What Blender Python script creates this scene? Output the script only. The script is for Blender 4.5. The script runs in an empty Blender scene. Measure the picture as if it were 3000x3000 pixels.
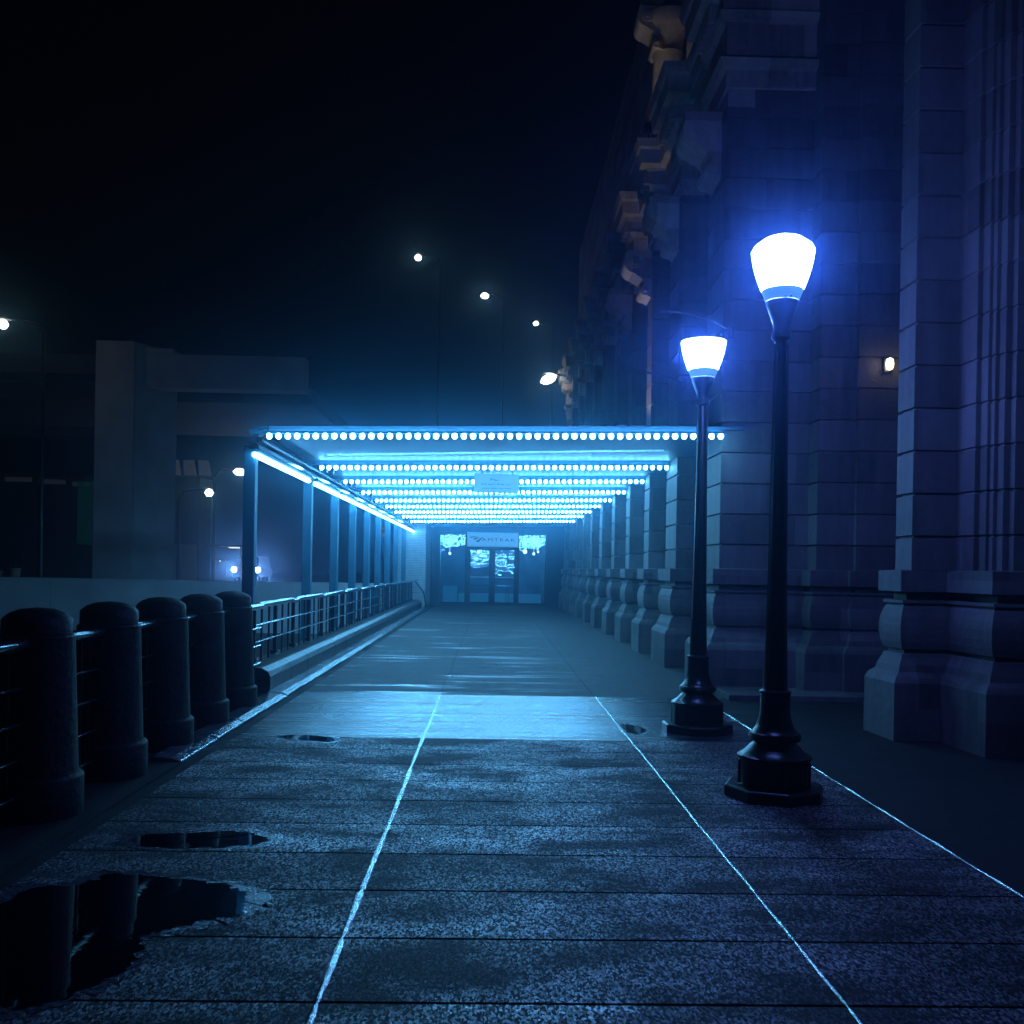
import bpy, bmesh, math, random
from mathutils import Matrix, Vector
R = math.radians
rnd = random.Random(7)
C = bpy.context.scene.collection
SC = bpy.context.scene

# ------------------------------------------------------------------ camera
RHO = R(1.0); YAW = math.atan(62/2800)
cam = bpy.data.cameras.new('camera'); co = bpy.data.objects.new('camera', cam); C.objects.link(co); SC.camera = co
R0 = Vector((math.cos(YAW), -math.sin(YAW), 0)); F0 = Vector((math.sin(YAW), math.cos(YAW), 0)); U0 = Vector((0, 0, 1))
Rv = R0*math.cos(RHO) + U0*math.sin(RHO); Uv = -R0*math.sin(RHO) + U0*math.cos(RHO)
m = Matrix((Rv, Uv, -F0)).transposed().to_4x4(); m.translation = (0, 0, 1.6)
co.matrix_world = m
cam.sensor_width = 36; cam.lens = 33.6; cam.shift_y = 0.056; cam.clip_end = 600; cam.clip_start = 0.05

# ------------------------------------------------------------------ world, moon, exposure
w = bpy.data.worlds.new('World'); SC.world = w; w.use_nodes = True
nt = w.node_tree; bg = nt.nodes['Background']
sky = nt.nodes.new('ShaderNodeTexSky'); sky.sky_type = 'NISHITA'; sky.sun_disc = False
sky.sun_elevation = R(-4.0); sky.sun_rotation = R(200)
nt.links.new(sky.outputs[0], bg.inputs[0]); bg.inputs[1].default_value = 0.03
sun = bpy.data.lights.new('moon', 'SUN'); sun.energy = 0.002; sun.angle = R(0.5); sun.color = (0.5, 0.62, 1)
so = bpy.data.objects.new('moon', sun); C.objects.link(so); so.rotation_euler = (R(35), R(-30), 0)
SC.view_settings.view_transform = 'Standard'; SC.view_settings.look = 'None'
SC.view_settings.exposure = 0; SC.view_settings.gamma = 1
SC.cycles.use_denoising = True
SC.cycles.volume_bounces = 1; SC.cycles.max_bounces = 8
SC.cycles.sample_clamp_indirect = 6

BULB_E = 82.0; BULB_C = (0.14, 0.55, 1.0)
LAMP_E = 135.0; LAMP_C = (0.13, 0.225, 1.0)

# ------------------------------------------------------------------ materials
def mat(name, col=(0.3, 0.3, 0.3), rough=0.6, metal=0.0, var=0.0, vscale=6.0, bump=0.0, bscale=40.0, spec=0.5):
    mt = bpy.data.materials.new(name); mt.use_nodes = True
    n = mt.node_tree.nodes; l = mt.node_tree.links; p = n['Principled BSDF']
    p.inputs['Base Color'].default_value = (*col, 1); p.inputs['Roughness'].default_value = rough
    p.inputs['Metallic'].default_value = metal; p.inputs['Specular IOR Level'].default_value = spec
    tc = n.new('ShaderNodeTexCoord')
    if var > 0:
        t = n.new('ShaderNodeTexNoise'); t.inputs['Scale'].default_value = vscale; t.inputs['Detail'].default_value = 6
        l.new(tc.outputs['Object'], t.inputs['Vector'])
        r = n.new('ShaderNodeValToRGB'); r.color_ramp.elements[0].position = 0.3; r.color_ramp.elements[1].position = 0.7
        r.color_ramp.elements[0].color = (*[c*(1-var) for c in col], 1); r.color_ramp.elements[1].color = (*[min(1, c*(1+var)) for c in col], 1)
        l.new(t.outputs['Fac'], r.inputs['Fac']); l.new(r.outputs['Color'], p.inputs['Base Color'])
    if bump > 0:
        t2 = n.new('ShaderNodeTexNoise'); t2.inputs['Scale'].default_value = bscale; t2.inputs['Detail'].default_value = 4
        l.new(tc.outputs['Object'], t2.inputs['Vector'])
        b = n.new('ShaderNodeBump'); b.inputs['Strength'].default_value = 1.0; b.inputs['Distance'].default_value = bump
        l.new(t2.outputs['Fac'], b.inputs['Height']); l.new(b.outputs['Normal'], p.inputs['Normal'])
    return mt

def emat(name, col, strength, base=(0.8, 0.8, 0.8)):
    mt = mat(name, base, 0.4)
    p = mt.node_tree.nodes['Principled BSDF']
    p.inputs['Emission Color'].default_value = (*col, 1); p.inputs['Emission Strength'].default_value = strength
    return mt

class NT:
    """tiny node helper"""
    def __init__(s, mt): s.n = mt.node_tree.nodes; s.l = mt.node_tree.links; s.p = s.n['Principled BSDF']
    def math(s, op, a, b=None, c=None):
        k = s.n.new('ShaderNodeMath'); k.operation = op
        for i, v in enumerate((a, b, c)):
            if v is None: continue
            if isinstance(v, (int, float)): k.inputs[i].default_value = v
            else: s.l.new(v, k.inputs[i])
        return k.outputs[0]
    def noise(s, vec, scale, detail=4, rough=0.55):
        t = s.n.new('ShaderNodeTexNoise'); t.inputs['Scale'].default_value = scale; t.inputs['Detail'].default_value = detail
        t.inputs['Roughness'].default_value = rough
        s.l.new(vec, t.inputs['Vector']); return t.outputs['Fac']
    def mapping(s, vec, scale):
        k = s.n.new('ShaderNodeMapping'); k.inputs['Scale'].default_value = scale; s.l.new(vec, k.inputs['Vector']); return k.outputs[0]
    def ramp(s, fac, p0, p1, v0, v1):
        k = s.n.new('ShaderNodeMapRange'); s.l.new(fac, k.inputs[0])
        for i, v in enumerate((p0, p1, v0, v1)): k.inputs[i+1].default_value = v
        return k.outputs[0]
    def grey(s, fac, c0, c1):
        k = s.n.new('ShaderNodeMix'); k.data_type = 'RGBA'; s.l.new(fac, k.inputs[0])
        k.inputs[6].default_value = (*c0, 1); k.inputs[7].default_value = (*c1, 1); return k.outputs[2]
    def bump(s, h, dist, nrm=None):
        k = s.n.new('ShaderNodeBump'); k.inputs['Distance'].default_value = dist; s.l.new(h, k.inputs['Height'])
        if nrm is not None: s.l.new(nrm, k.inputs['Normal'])
        return k.outputs[0]

def paving(kind):
    mt = bpy.data.materials.new('wet_concrete_' + kind); mt.use_nodes = True; t = NT(mt)
    tc = t.n.new('ShaderNodeTexCoord'); O = tc.outputs['Object']
    sep = t.n.new('ShaderNodeSeparateXYZ'); t.l.new(O, sep.inputs[0]); Y = sep.outputs['Y']
    big = t.noise(t.mapping(O, (0.8, 1.9, 1)), 0.9, 4); mid = t.noise(O, 5.0, 5)
    fine = t.noise(O, 130.0, 2, 0.6); fine2 = t.noise(O, 52.0, 3, 0.6)
    vo = t.n.new('ShaderNodeTexVoronoi'); vo.inputs['Scale'].default_value = 1.0; t.l.new(t.mapping(O, (120.0, 55.0, 1.0)), vo.inputs['Vector'])
    sv = t.n.new('ShaderNodeSeparateColor'); t.l.new(vo.outputs['Color'], sv.inputs[0]); cell = sv.outputs[0]; cell2 = sv.outputs[1]
    if kind == 'aggregate':
        # seams every 0.612 m across the walk
        f = t.math('FRACT', t.math('DIVIDE', t.math('ADD', Y, 100*0.612 - 4.13), 0.612))
        wob = t.math('ABSOLUTE', t.math('SUBTRACT', f, 0.5))
        seam = t.ramp(wob, 0.478, 0.494, 0, 1)
        # broad board-to-board dip before every seam
        dip = t.ramp(f, 0.60, 1.0, 0.0, 1.0)
        stain = t.ramp(t.noise(t.mapping(O, (0.7, 1.3, 1)), 1.7, 6, .62), .40, .62, 0.10, 1.0)
        fk = t.math('FLOOR', t.math('DIVIDE', t.math('ADD', Y, 100*0.612 - 4.13), 0.612))
        wn = t.n.new('ShaderNodeTexWhiteNoise'); wn.noise_dimensions = '1D'; t.l.new(fk, wn.inputs['W'])
        stain = t.math('MULTIPLY', stain, t.math('ADD', .55, t.math('MULTIPLY', wn.outputs['Value'], .6)))
        fleck = t.math('MULTIPLY', stain, t.math('POWER', t.ramp(t.math('ADD', t.math('MULTIPLY', big, .35), t.math('MULTIPLY', cell, .75)), .25, .98, 0, 1), 2.1))
        col = t.grey(fleck, (0.010, 0.011, 0.012), (0.95, 0.95, 0.95))
        t.l.new(t.math('MULTIPLY', fleck, .9), t.p.inputs['Metallic'])
        col2 = t.n.new('ShaderNodeMix'); col2.data_type = 'RGBA'; t.l.new(seam, col2.inputs[0]); t.l.new(col, col2.inputs[6]); col2.inputs[7].default_value = (0.004, 0.004, 0.005, 1)
        t.l.new(col2.outputs[2], t.p.inputs['Base Color'])
        r = t.ramp(t.math('ADD', t.math('MULTIPLY', big, .85), t.math('MULTIPLY', mid, .30)), .44, .68, 0.09, 0.34)
        r = t.math('ADD', r, t.math('MULTIPLY', t.math('SUBTRACT', cell, .5), .16)); r = t.math('MAXIMUM', r, .09)
        r = t.math('ADD', t.math('MULTIPLY', r, t.math('MINIMUM', t.math('MULTIPLY', fleck, 3.0), 1.0)), t.math('MULTIPLY', .62, t.math('SUBTRACT', 1.0, t.math('MINIMUM', t.math('MULTIPLY', fleck, 3.0), 1.0))))
        r = t.math('ADD', r, t.math('MULTIPLY', seam, .5)); t.l.new(r, t.p.inputs['Roughness'])
        t.l.new(t.math('MULTIPLY', t.math('ADD', .10, t.math('MULTIPLY', fleck, 0.9)), t.math('SUBTRACT', 1, seam)), t.p.inputs['Specular IOR Level'])
        h = t.math('ADD', t.math('MULTIPLY', fine, 0.0042), t.math('MULTIPLY', fine2, 0.0045))
        h = t.math('ADD', h, t.math('MULTIPLY', mid, 0.008))
        h = t.math('ADD', h, t.math('MULTIPLY', t.math('POWER', cell2, 3.0), 0.008))
        h = t.math('SUBTRACT', h, t.math('MULTIPLY', seam, 0.006))
        h = t.math('SUBTRACT', h, t.math('MULTIPLY', t.math('MULTIPLY', dip, dip), 0.010))
        t.l.new(t.bump(h, 1.0), t.p.inputs['Normal'])
    elif kind == 'trowelled':
        M = t.mapping(O, (0.35, 7.0, 1)); st = t.noise(M, 1.6, 5, .6); st2 = t.noise(t.mapping(O, (1.2, 26.0, 1)), 1.3, 3)
        st4 = t.noise(t.mapping(O, (0.22, 5.5, 1)), 1.25, 5, .65)
        v = t.math('MULTIPLY', t.ramp(t.math('ADD', t.math('MULTIPLY', st4, .55), t.math('MULTIPLY', st, .45)), .45, .57, 0, 1), t.math('ADD', .25, t.math('MULTIPLY', cell, 1.1)))
        t.l.new(t.grey(v, (0.02, 0.025, 0.03), (0.34, 0.36, 0.36)), t.p.inputs['Base Color']); t.p.inputs['Metallic'].default_value = 0.5
        t.l.new(t.ramp(st4, .35, .65, 0.30, 0.12), t.p.inputs['Roughness'])
        h = t.math('ADD', t.math('MULTIPLY', st4, 0.010), t.math('MULTIPLY', st2, 0.0012))
        h = t.math('ADD', h, t.math('MULTIPLY', fine, 0.0014))
        t.l.new(t.bump(h, 1.0), t.p.inputs['Normal'])
    elif kind == 'covered':
        M = t.mapping(O, (0.16, 1.9, 1)); st = t.noise(M, 1.5, 4, .55)
        M3 = t.mapping(O, (0.42, 2.7, 1)); st3 = t.noise(M3, 1.0, 5, .6)
        wet = t.ramp(t.math('ADD', t.math('MULTIPLY', st, .55), t.math('MULTIPLY', st3, .5)), .525, .575, 0, 1)
        # drips blow in from the open left side: wet there, drying towards the wall
        side = t.ramp(sep.outputs['X'], -1.2, 2.2, 1.0, 0.0); near = t.ramp(Y, 12.0, 34.0, 1.0, 0.35)
        patch = t.ramp(t.noise(t.mapping(O, (0.35, 0.5, 1)), 1.1, 4, .6), .47, .56, 0.05, 1)
        wet = t.math('MULTIPLY', t.math('MULTIPLY', wet, patch), t.math('MULTIPLY', side, near))
        X = sep.outputs['X']
        j1 = t.ramp(t.math('ABSOLUTE', t.math('ADD', X, 0.61)), 0.008, 0.02, 1, 0)
        j2 = t.ramp(t.math('ABSOLUTE', t.math('SUBTRACT', X, 1.35)), 0.008, 0.02, 1, 0)
        j = t.math('MAXIMUM', j1, j2)
        col = t.grey(t.ramp(mid, .3, .7, 0, 1), (0.018, 0.024, 0.022), (0.05, 0.055, 0.052))
        c2 = t.n.new('ShaderNodeMix'); c2.data_type = 'RGBA'; t.l.new(t.math('MAXIMUM', j, t.math('MULTIPLY', wet, .55)), c2.inputs[0]); t.l.new(col, c2.inputs[6]); c2.inputs[7].default_value = (0.015, 0.015, 0.018, 1)
        t.l.new(c2.outputs[2], t.p.inputs['Base Color'])
        t.l.new(t.ramp(wet, 0, 1, 0.72, 0.10), t.p.inputs['Roughness'])
        h = t.math('ADD', t.math('MULTIPLY', fine2, 0.0018), t.math('MULTIPLY', st3, 0.006))
        h = t.math('SUBTRACT', h, t.math('MULTIPLY', j, 0.004))
        t.l.new(t.bump(h, 1.0), t.p.inputs['Normal'])
    else:  # dark asphalt-like strip beside the wall
        t.l.new(t.grey(mid, (0.010, 0.010, 0.011), (0.030, 0.030, 0.031)), t.p.inputs['Base Color']); t.p.inputs['Specular IOR Level'].default_value = 0.15
        t.l.new(t.ramp(big, .3, .7, .55, .85), t.p.inputs['Roughness'])
        h = t.math('ADD', t.math('MULTIPLY', fine, 0.003), t.math('MULTIPLY', fine2, 0.004))
        t.l.new(t.bump(h, 1.0), t.p.inputs['Normal'])
    return mt

def stone_mat(name, col=(0.34, 0.33, 0.31)):
    mt = bpy.data.materials.new(name); mt.use_nodes = True; t = NT(mt)
    tc = t.n.new('ShaderNodeTexCoord'); O = tc.outputs['Object']
    sep = t.n.new('ShaderNodeSeparateXYZ'); t.l.new(O, sep.inputs[0])
    cz = t.math('FLOOR', t.math('DIVIDE', t.math('SUBTRACT', sep.outputs['Z'], 1.57), 0.42))
    half = t.math('MULTIPLY', t.math('MODULO', cz, 2.0), 0.5)
    cy = t.math('FLOOR', t.math('ADD', t.math('DIVIDE', sep.outputs['Y'], 1.31), half))
    cx = t.math('FLOOR', t.math('ADD', t.math('DIVIDE', t.math('ADD', sep.outputs['X'], 3.1), 0.97), half))
    cmb = t.n.new('ShaderNodeCombineXYZ'); t.l.new(cx, cmb.inputs[0]); t.l.new(cy, cmb.inputs[1]); t.l.new(cz, cmb.inputs[2])
    wn = t.n.new('ShaderNodeTexWhiteNoise'); t.l.new(cmb.outputs[0], wn.inputs['Vector'])
    streak = t.noise(t.mapping(O, (3.0, 3.0, 0.35)), 2.2, 5, .6); mid = t.noise(O, 9.0, 6, .6)
    v = t.math('ADD', t.math('MULTIPLY', wn.outputs['Value'], 0.35), t.math('ADD', t.math('MULTIPLY', streak, 0.55), t.math('MULTIPLY', mid, 0.3)))
    t.l.new(t.grey(t.ramp(v, .3, .95, 0, 1), tuple(c*0.35 for c in col), tuple(c*1.35 for c in col)), t.p.inputs['Base Color'])
    t.p.inputs['Roughness'].default_value = 0.72
    h = t.math('ADD', t.math('MULTIPLY', t.noise(O, 55.0, 4), 0.004), t.math('MULTIPLY', mid, 0.010))
    t.l.new(t.bump(h, 1.0), t.p.inputs['Normal'])
    return mt

M_AGG = paving('aggregate'); M_TRO = paving('trowelled'); M_COV = paving('covered'); M_ASP = paving('asphalt')
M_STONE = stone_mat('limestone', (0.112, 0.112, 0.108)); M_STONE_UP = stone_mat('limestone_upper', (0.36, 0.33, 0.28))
M_STEEL = mat('painted_steel', (0.02, 0.12, 0.18), 0.6, 0.0, 0.15, 3, 0.001, 30)
M_DECK = mat('canopy_deck', (0.035, 0.09, 0.14), 0.5, 0.0, 0.1, 2)
M_BLACK = mat('black_paint', (0.003, 0.0035, 0.005), 0.30, 0.0, 0.2, 4, 0.0015, 26)
M_RAIL = mat('wet_dark_rail', (0.16, 0.17, 0.18), 0.15, 0.9, 0.1, 4, 0.0006, 30)
M_BOLL = mat('bollard_iron', (0.007, 0.007, 0.008), 0.6, 0.0, 0.7, 7, 0.008, 26, spec=0.2)
M_SEAL = mat('wet_metal_strip', (0.55, 0.57, 0.57), 0.24, 0.95, 0.5, 9, 0.006, 45)
M_PIPE = mat('wet_pipe', (.3, .33, .36), .2, .7)
M_DARK = mat('dark_frame', (0.004, 0.008, 0.014), 0.35, 0.4, 0.1, 4)
M_BULB = emat('lit_bulb', BULB_C, BULB_E)
M_TUBE = emat('lit_tube', BULB_C, BULB_E*0.55)
M_LAMP = emat('lit_lantern', LAMP_C, LAMP_E)
M_LOWG = emat('lantern_lower_glass', (0.10, 0.36, 1.0), 0.55, (0.3, 0.4, 0.5))
M_WHITE_L = emat('white_lamp', (1.0, 0.93, 0.82), 14)
M_HEAD = emat('headlight_glass', (0.50, 0.58, 1.0), 420)
M_WARM = emat('warm_lamp', (1.0, 0.66, 0.36), 26)
M_KERB = mat('kerb_concrete', (0.028, 0.034, 0.032), 0.36, 0.0, 0.5, 5, 0.014, 11)
M_CHAN = mat("wet_kerb_edge", (0.08, 0.09, 0.10), 0.13, 0.0, 0.5, 6, 0.009, 17, spec=1.0)
M_BRICK = mat('white_glazed_brick', (0.5, 0.52, 0.52), 0.4, 0.0, 0.15, 5)
M_CONC = mat('grey_concrete', (0.48, 0.49, 0.50), 0.8, 0.0, 0.18, 0.6, 0.004, 8)
M_CONC_D = mat('dark_concrete', (0.06, 0.06, 0.065), 0.85, 0.0, 0.2, 0.8)
M_WALLP = mat('parapet_concrete', (0.72, 0.73, 0.74), 0.75, 0.0, 0.2, 0.5, 0.003, 10)
M_SIGN = mat('sign_face', (0.55, 0.60, 0.62), 0.35)
M_SIGN_GLOW = emat('glowing_sign_face', (0.12, 0.45, 0.85), 0.42, (0.5, 0.55, 0.58))  # board face given a weak blue emission
M_INK = mat('sign_ink', (0.02, 0.10, 0.16), 0.5)
M_INKR = mat('sign_ink_violet', (0.12, 0.07, 0.2), 0.5)
M_TERRA = mat('pale_planter', (0.42, 0.38, 0.28), 0.8, 0, .2, 5)
M_BARK = mat('bark', (0.07, 0.06, 0.05), 0.9)
M_LEAF = mat('leaves', (0.04, 0.07, 0.03), 0.7)
M_ROAD = mat('wet_road', (0.03, 0.03, 0.032), 0.6, 0, .3, .5, 0.004, 20)

def glass_mat():
    mt = bpy.data.materials.new('door_glass'); mt.use_nodes = True; n = mt.node_tree.nodes; l = mt.node_tree.links
    n.remove(n['Principled BSDF']); out = n['Material Output']
    g = n.new('ShaderNodeBsdfGlossy'); g.inputs['Roughness'].default_value = 0.0; g.inputs['Color'].default_value = (0.9, 0.95, 1, 1)
    tr = n.new('ShaderNodeBsdfTransparent'); tr.inputs['Color'].default_value = (0.55, 0.75, 0.85, 1)
    fr = n.new('ShaderNodeFresnel'); fr.inputs['IOR'].default_value = 1.9
    tc = n.new('ShaderNodeTexCoord'); t = n.new('ShaderNodeTexNoise'); t.inputs['Scale'].default_value = 2.4; t.inputs['Detail'].default_value = 1
    l.new(tc.outputs['Object'], t.inputs['Vector'])
    b = n.new('ShaderNodeBump'); b.inputs['Distance'].default_value = 0.0022; l.new(t.outputs['Fac'], b.inputs['Height'])
    l.new(b.outputs['Normal'], g.inputs['Normal'])
    mx = n.new('ShaderNodeMixShader'); l.new(fr.outputs[0], mx.inputs[0]); l.new(tr.outputs[0], mx.inputs[1]); l.new(g.outputs[0], mx.inputs[2])
    l.new(mx.outputs[0], out.inputs['Surface']); return mt
M_GLASS = glass_mat()
def water_mat():
    mt = mat('puddle_water', (0.004, 0.005, 0.007), 0.015); t = NT(mt)
    tc = t.n.new('ShaderNodeTexCoord'); M = t.mapping(tc.outputs['Object'], (1.0, 3.0, 1))
    t.l.new(t.bump(t.math('MULTIPLY', t.noise(M, 9.0, 2), 0.00025), 1.0), t.p.inputs['Normal']); return mt
M_WATER = water_mat()
M_DAMP = mat('damp_concrete', (0.16, 0.17, 0.18), 0.12, 0.45, 0.7, 40, 0.006, 55, spec=0.8)

# ------------------------------------------------------------------ geometry helpers
def box(bm, x0, x1, y0, y1, z0, z1, rot=None):
    v = [bm.verts.new((x, y, z)) for z in (z0, z1) for y in (y0, y1) for x in (x0, x1)]
    for f in ((0, 2, 3, 1), (4, 5, 7, 6), (0, 1, 5, 4), (2, 6, 7, 3), (0, 4, 6, 2), (1, 3, 7, 5)):
        bm.faces.new([v[i] for i in f])
    return v
def lathe(bm, prof, cx=0, cy=0, seg=28, cap=True):
    rings = []
    for r, z in prof:
        if r < 1e-5: rings.append([bm.verts.new((cx, cy, z))])
        else: rings.append([bm.verts.new((cx + r*math.cos(2*math.pi*i/seg), cy + r*math.sin(2*math.pi*i/seg), z)) for i in range(seg)])
    for a, b in zip(rings, rings[1:]):
        for i in range(seg):
            j = (i+1) % seg
            if len(a) == 1 and len(b) == 1: continue
            if len(a) == 1: bm.faces.new((a[0], b[i], b[j]))
            elif len(b) == 1: bm.faces.new((a[i], a[j], b[0]))
            else: bm.faces.new((a[i], a[j], b[j], b[i]))
    if cap:
        if len(rings[0]) > 1: bm.faces.new(list(reversed(rings[0])))
        if len(rings[-1]) > 1: bm.faces.new(rings[-1])
def tube(bm, pts, rad, seg=8):
    pts = [Vector(p) for p in pts]; rings = []
    rads = rad if isinstance(rad, (list, tuple)) else [rad]*len(pts)
    for i, p in enumerate(pts):
        d = (pts[min(i+1, len(pts)-1)] - pts[max(i-1, 0)]).normalized()
        a = d.cross(Vector((0, 0, 1)))
        if a.length < 1e-3: a = d.cross(Vector((0, 1, 0)))
        a.normalize(); b = a.cross(d).normalized()
        rings.append([bm.verts.new(p + (a*math.cos(2*math.pi*k/seg) + b*math.sin(2*math.pi*k/seg))*rads[i]) for k in range(seg)])
    for a, b in zip(rings, rings[1:]):
        for k in range(seg):
            bm.faces.new((a[k], a[(k+1) % seg], b[(k+1) % seg], b[k]))
    bm.faces.new(list(reversed(rings[0]))); bm.faces.new(rings[-1])
def prism(bm, poly, axis, a0, a1):
    """extrude a 2-D polygon along axis ('x','y','z')"""
    def P(u, v, a): return {'x': (a, u, v), 'y': (u, a, v), 'z': (u, v, a)}[axis]
    A = [bm.verts.new(P(u, v, a0)) for u, v in poly]; B = [bm.verts.new(P(u, v, a1)) for u, v in poly]
    bm.faces.new(list(reversed(A))); bm.faces.new(B)
    for i in range(len(poly)):
        j = (i+1) % len(poly); bm.faces.new((A[i], A[j], B[j], B[i]))
def sweep(bm, plan, prof):
    """plan: outer line, inside lies to the left of travel; prof: (z, inset)"""
    n = []
    for a, b in zip(plan, plan[1:]):
        t = Vector((b[0]-a[0], b[1]-a[1])).normalized(); n.append(Vector((-t.y, t.x)))
    off = []
    for i in range(len(plan)):
        if i == 0: off.append(n[0])
        elif i == len(plan)-1: off.append(n[-1])
        else:
            s = n[i-1] + n[i]; off.append(s / max(0.3, s.dot(n[i])))
    cols = [[bm.verts.new((p[0] + o.x*r, p[1] + o.y*r, z)) for z, r in prof] for p, o in zip(plan, off)]
    for a, b in zip(cols, cols[1:]):
        for k in range(len(prof)-1):
            bm.faces.new((a[k], a[k+1], b[k+1], b[k]))
def obj(name, bm, material, parent=None, smooth=False, loc=None, bevel=0):
    bmesh.ops.recalc_face_normals(bm, faces=bm.faces[:])
    me = bpy.data.meshes.new(name); bm.to_mesh(me); bm.free()
    me.materials.append(material)
    if smooth:
        me.polygons.foreach_set('use_smooth', [True]*len(me.polygons))
        try: me.set_sharp_from_angle(angle=R(40))
        except Exception: pass
    o = bpy.data.objects.new(name, me); C.objects.link(o)
    if parent: o.parent = parent
    if loc: o.location = loc
    if bevel:
        b = o.modifiers.new('bevel', 'BEVEL'); b.width = bevel; b.segments = 2; b.limit_method = 'ANGLE'
    return o
def tag(o, label, cat, group=None):
    o['label'] = label; o['category'] = cat
    if group: o['group'] = group
    return o
def thing(name, label, cat, loc=(0, 0, 0), rotz=0, group=None):
    o = bpy.data.objects.new(name, None); C.objects.link(o); o.location = loc; o.rotation_euler = (0, 0, rotz)
    return tag(o, label, cat, group)
def struct(name, bm, m, **k):
    o = obj(name, bm, m, **k); o['kind'] = 'structure'; return o
def dup(root, loc, label, rotz=None):
    r = root.copy(); C.objects.link(r); r.location = loc; r['label'] = label
    if rotz is not None: r.rotation_euler = (0, 0, rotz)
    for ch in list(root.children):
        c = ch.copy(); C.objects.link(c); c.parent = r
        for g in ch.children:
            d = g.copy(); C.objects.link(d); d.parent = c
    return r
def B(): return bmesh.new()

# ------------------------------------------------------------------ ground
bm = B()
XL, XR = -2.34, 2.70
def quad(bm, x0, x1, y0, y1, z, mi=0):
    f = bm.faces.new([bm.verts.new(p) for p in ((x0, y0, z), (x1, y0, z), (x1, y1, z), (x0, y1, z))]); f.material_index = mi
quad(bm, XL, XR, -3, 9.0, 0, 0); quad(bm, XL, XR, 9.0, 12.1, 0, 1); quad(bm, XL, XR+0.9, 12.1, 42.75, 0, 2)
quad(bm, XR, 7.5, -3, 9.0, 0, 3); quad(bm, XR, 7.5, 9.0, 12.1, 0, 3); quad(bm, XR+0.9, 7.5, 12.1, 14, 0, 3)
pv = struct('pavement', bm, M_AGG)
for x in (M_TRO, M_COV, M_ASP): pv.data.materials.append(x)
bm = B(); box(bm, -2.48, -2.345, -3, 42, -.3, -.03); struct('shadow_strip', bm, M_ASP)  # sunken dark strip put in as the shadow band beside the kerb
# the strip the bollards stand on
bm = B(); box(bm, -3.5, -2.72, -3, 43, -1.0, -0.006); box(bm, -2.72, -2.485, -3, 7.79, -1.0, -0.006); struct('kerb_strip', bm, M_ASP)
bm = B()
y = 7.8
while y < 42:
    L = 0.9 + rnd.random()*0.5; dz = rnd.uniform(-.006, .008)
    prism(bm, [(-2.72 + rnd.uniform(-.02, .02), -.3), (-2.482, -.3), (-2.482, dz+.002), (-2.56, .030+dz), (-2.72, .045+dz)], 'y', y, y+L-0.015); y += L
struct('kerb', bm, M_CHAN, bevel=0.012)
# road and ground beyond the rail
bm = B(); quad(bm, -90, -3.5, -20, 36, -0.95); quad(bm, -90, -3.5, 36, 260, 0.02, 0); quad(bm, -3.5, 60, 43, 260, 0.02, 0); quad(bm, 7.5, 60, -20, 43, -0.05)
struct('road', bm, M_ROAD)

# wet sealant beads in the long joints (raised, uneven)
def bead(X0, y0, y1, wd, h, name='joint_strip'):
    bm = B(); N = int((y1-y0)/0.03); prev = None
    for i in range(N+1):
        y = y0 + (y1-y0)*i/N
        k = (y - 4.13) / 0.612; fr = abs(k - round(k))*0.612
        s = 0.25 if fr < 0.012 else 1.0
        ww = wd*s*(0.9 + 0.15*math.sin(y*5.1+X0)*math.sin(y*2.3)+0.2*rnd.random()); x = X0 + 0.003*math.sin(y*1.7+X0*5) + rnd.uniform(-.001, .001)
        hh = h*s*(0.8+0.3*math.sin(y*9+1))
        row = [bm.verts.new((x + ww*c, y, 0.0006 + hh*v)) for c, v in ((-1, -.2), (-.6, .65), (0, 1), (.6, .65), (1, -.2))]
        if prev:
            for a in range(4): bm.faces.new((prev[a], prev[a+1], row[a+1], row[a]))
        prev = row
    return struct(name, bm, M_SEAL, smooth=True)
bead(-0.61, -1.0, 12.1, 0.016, 0.006); bead(1.35, -1.0, 12.1, 0.008, 0.006); bead(2.70, -1.0, 11.9, 0.007, 0.006)

# puddles
PUD = [[(-2.03, 5.53), (-2.01, 5.66), (-1.75, 5.72), (-1.48, 5.75), (-1.33, 5.67), (-1.27, 5.58), (-1.33, 5.49), (-1.54, 5.42), (-1.86, 5.41)],
 [(-1.99, 4.79), (-1.91, 4.94), (-1.69, 4.91), (-1.49, 4.86), (-1.29, 4.79), (-1.17, 4.67), (-1.11, 4.5), (-1.13, 4.37), (-1.25, 4.31), (-1.4, 4.2), (-1.46, 4.12), (-1.41, 3.92), (-1.42, 3.73), (-1.56, 3.5), (-1.77, 3.5), (-2.21, 4.1), (-2.23, 4.64)],
 [(-1.99, 8.97), (-1.8, 9.06), (-1.5, 8.97), (-1.38, 8.82), (-1.49, 8.73), (-1.75, 8.81)],
 [(1.39, 9.95), (1.49, 9.91), (1.58, 9.6), (1.46, 9.34), (1.39, 9.5)]]
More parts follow.
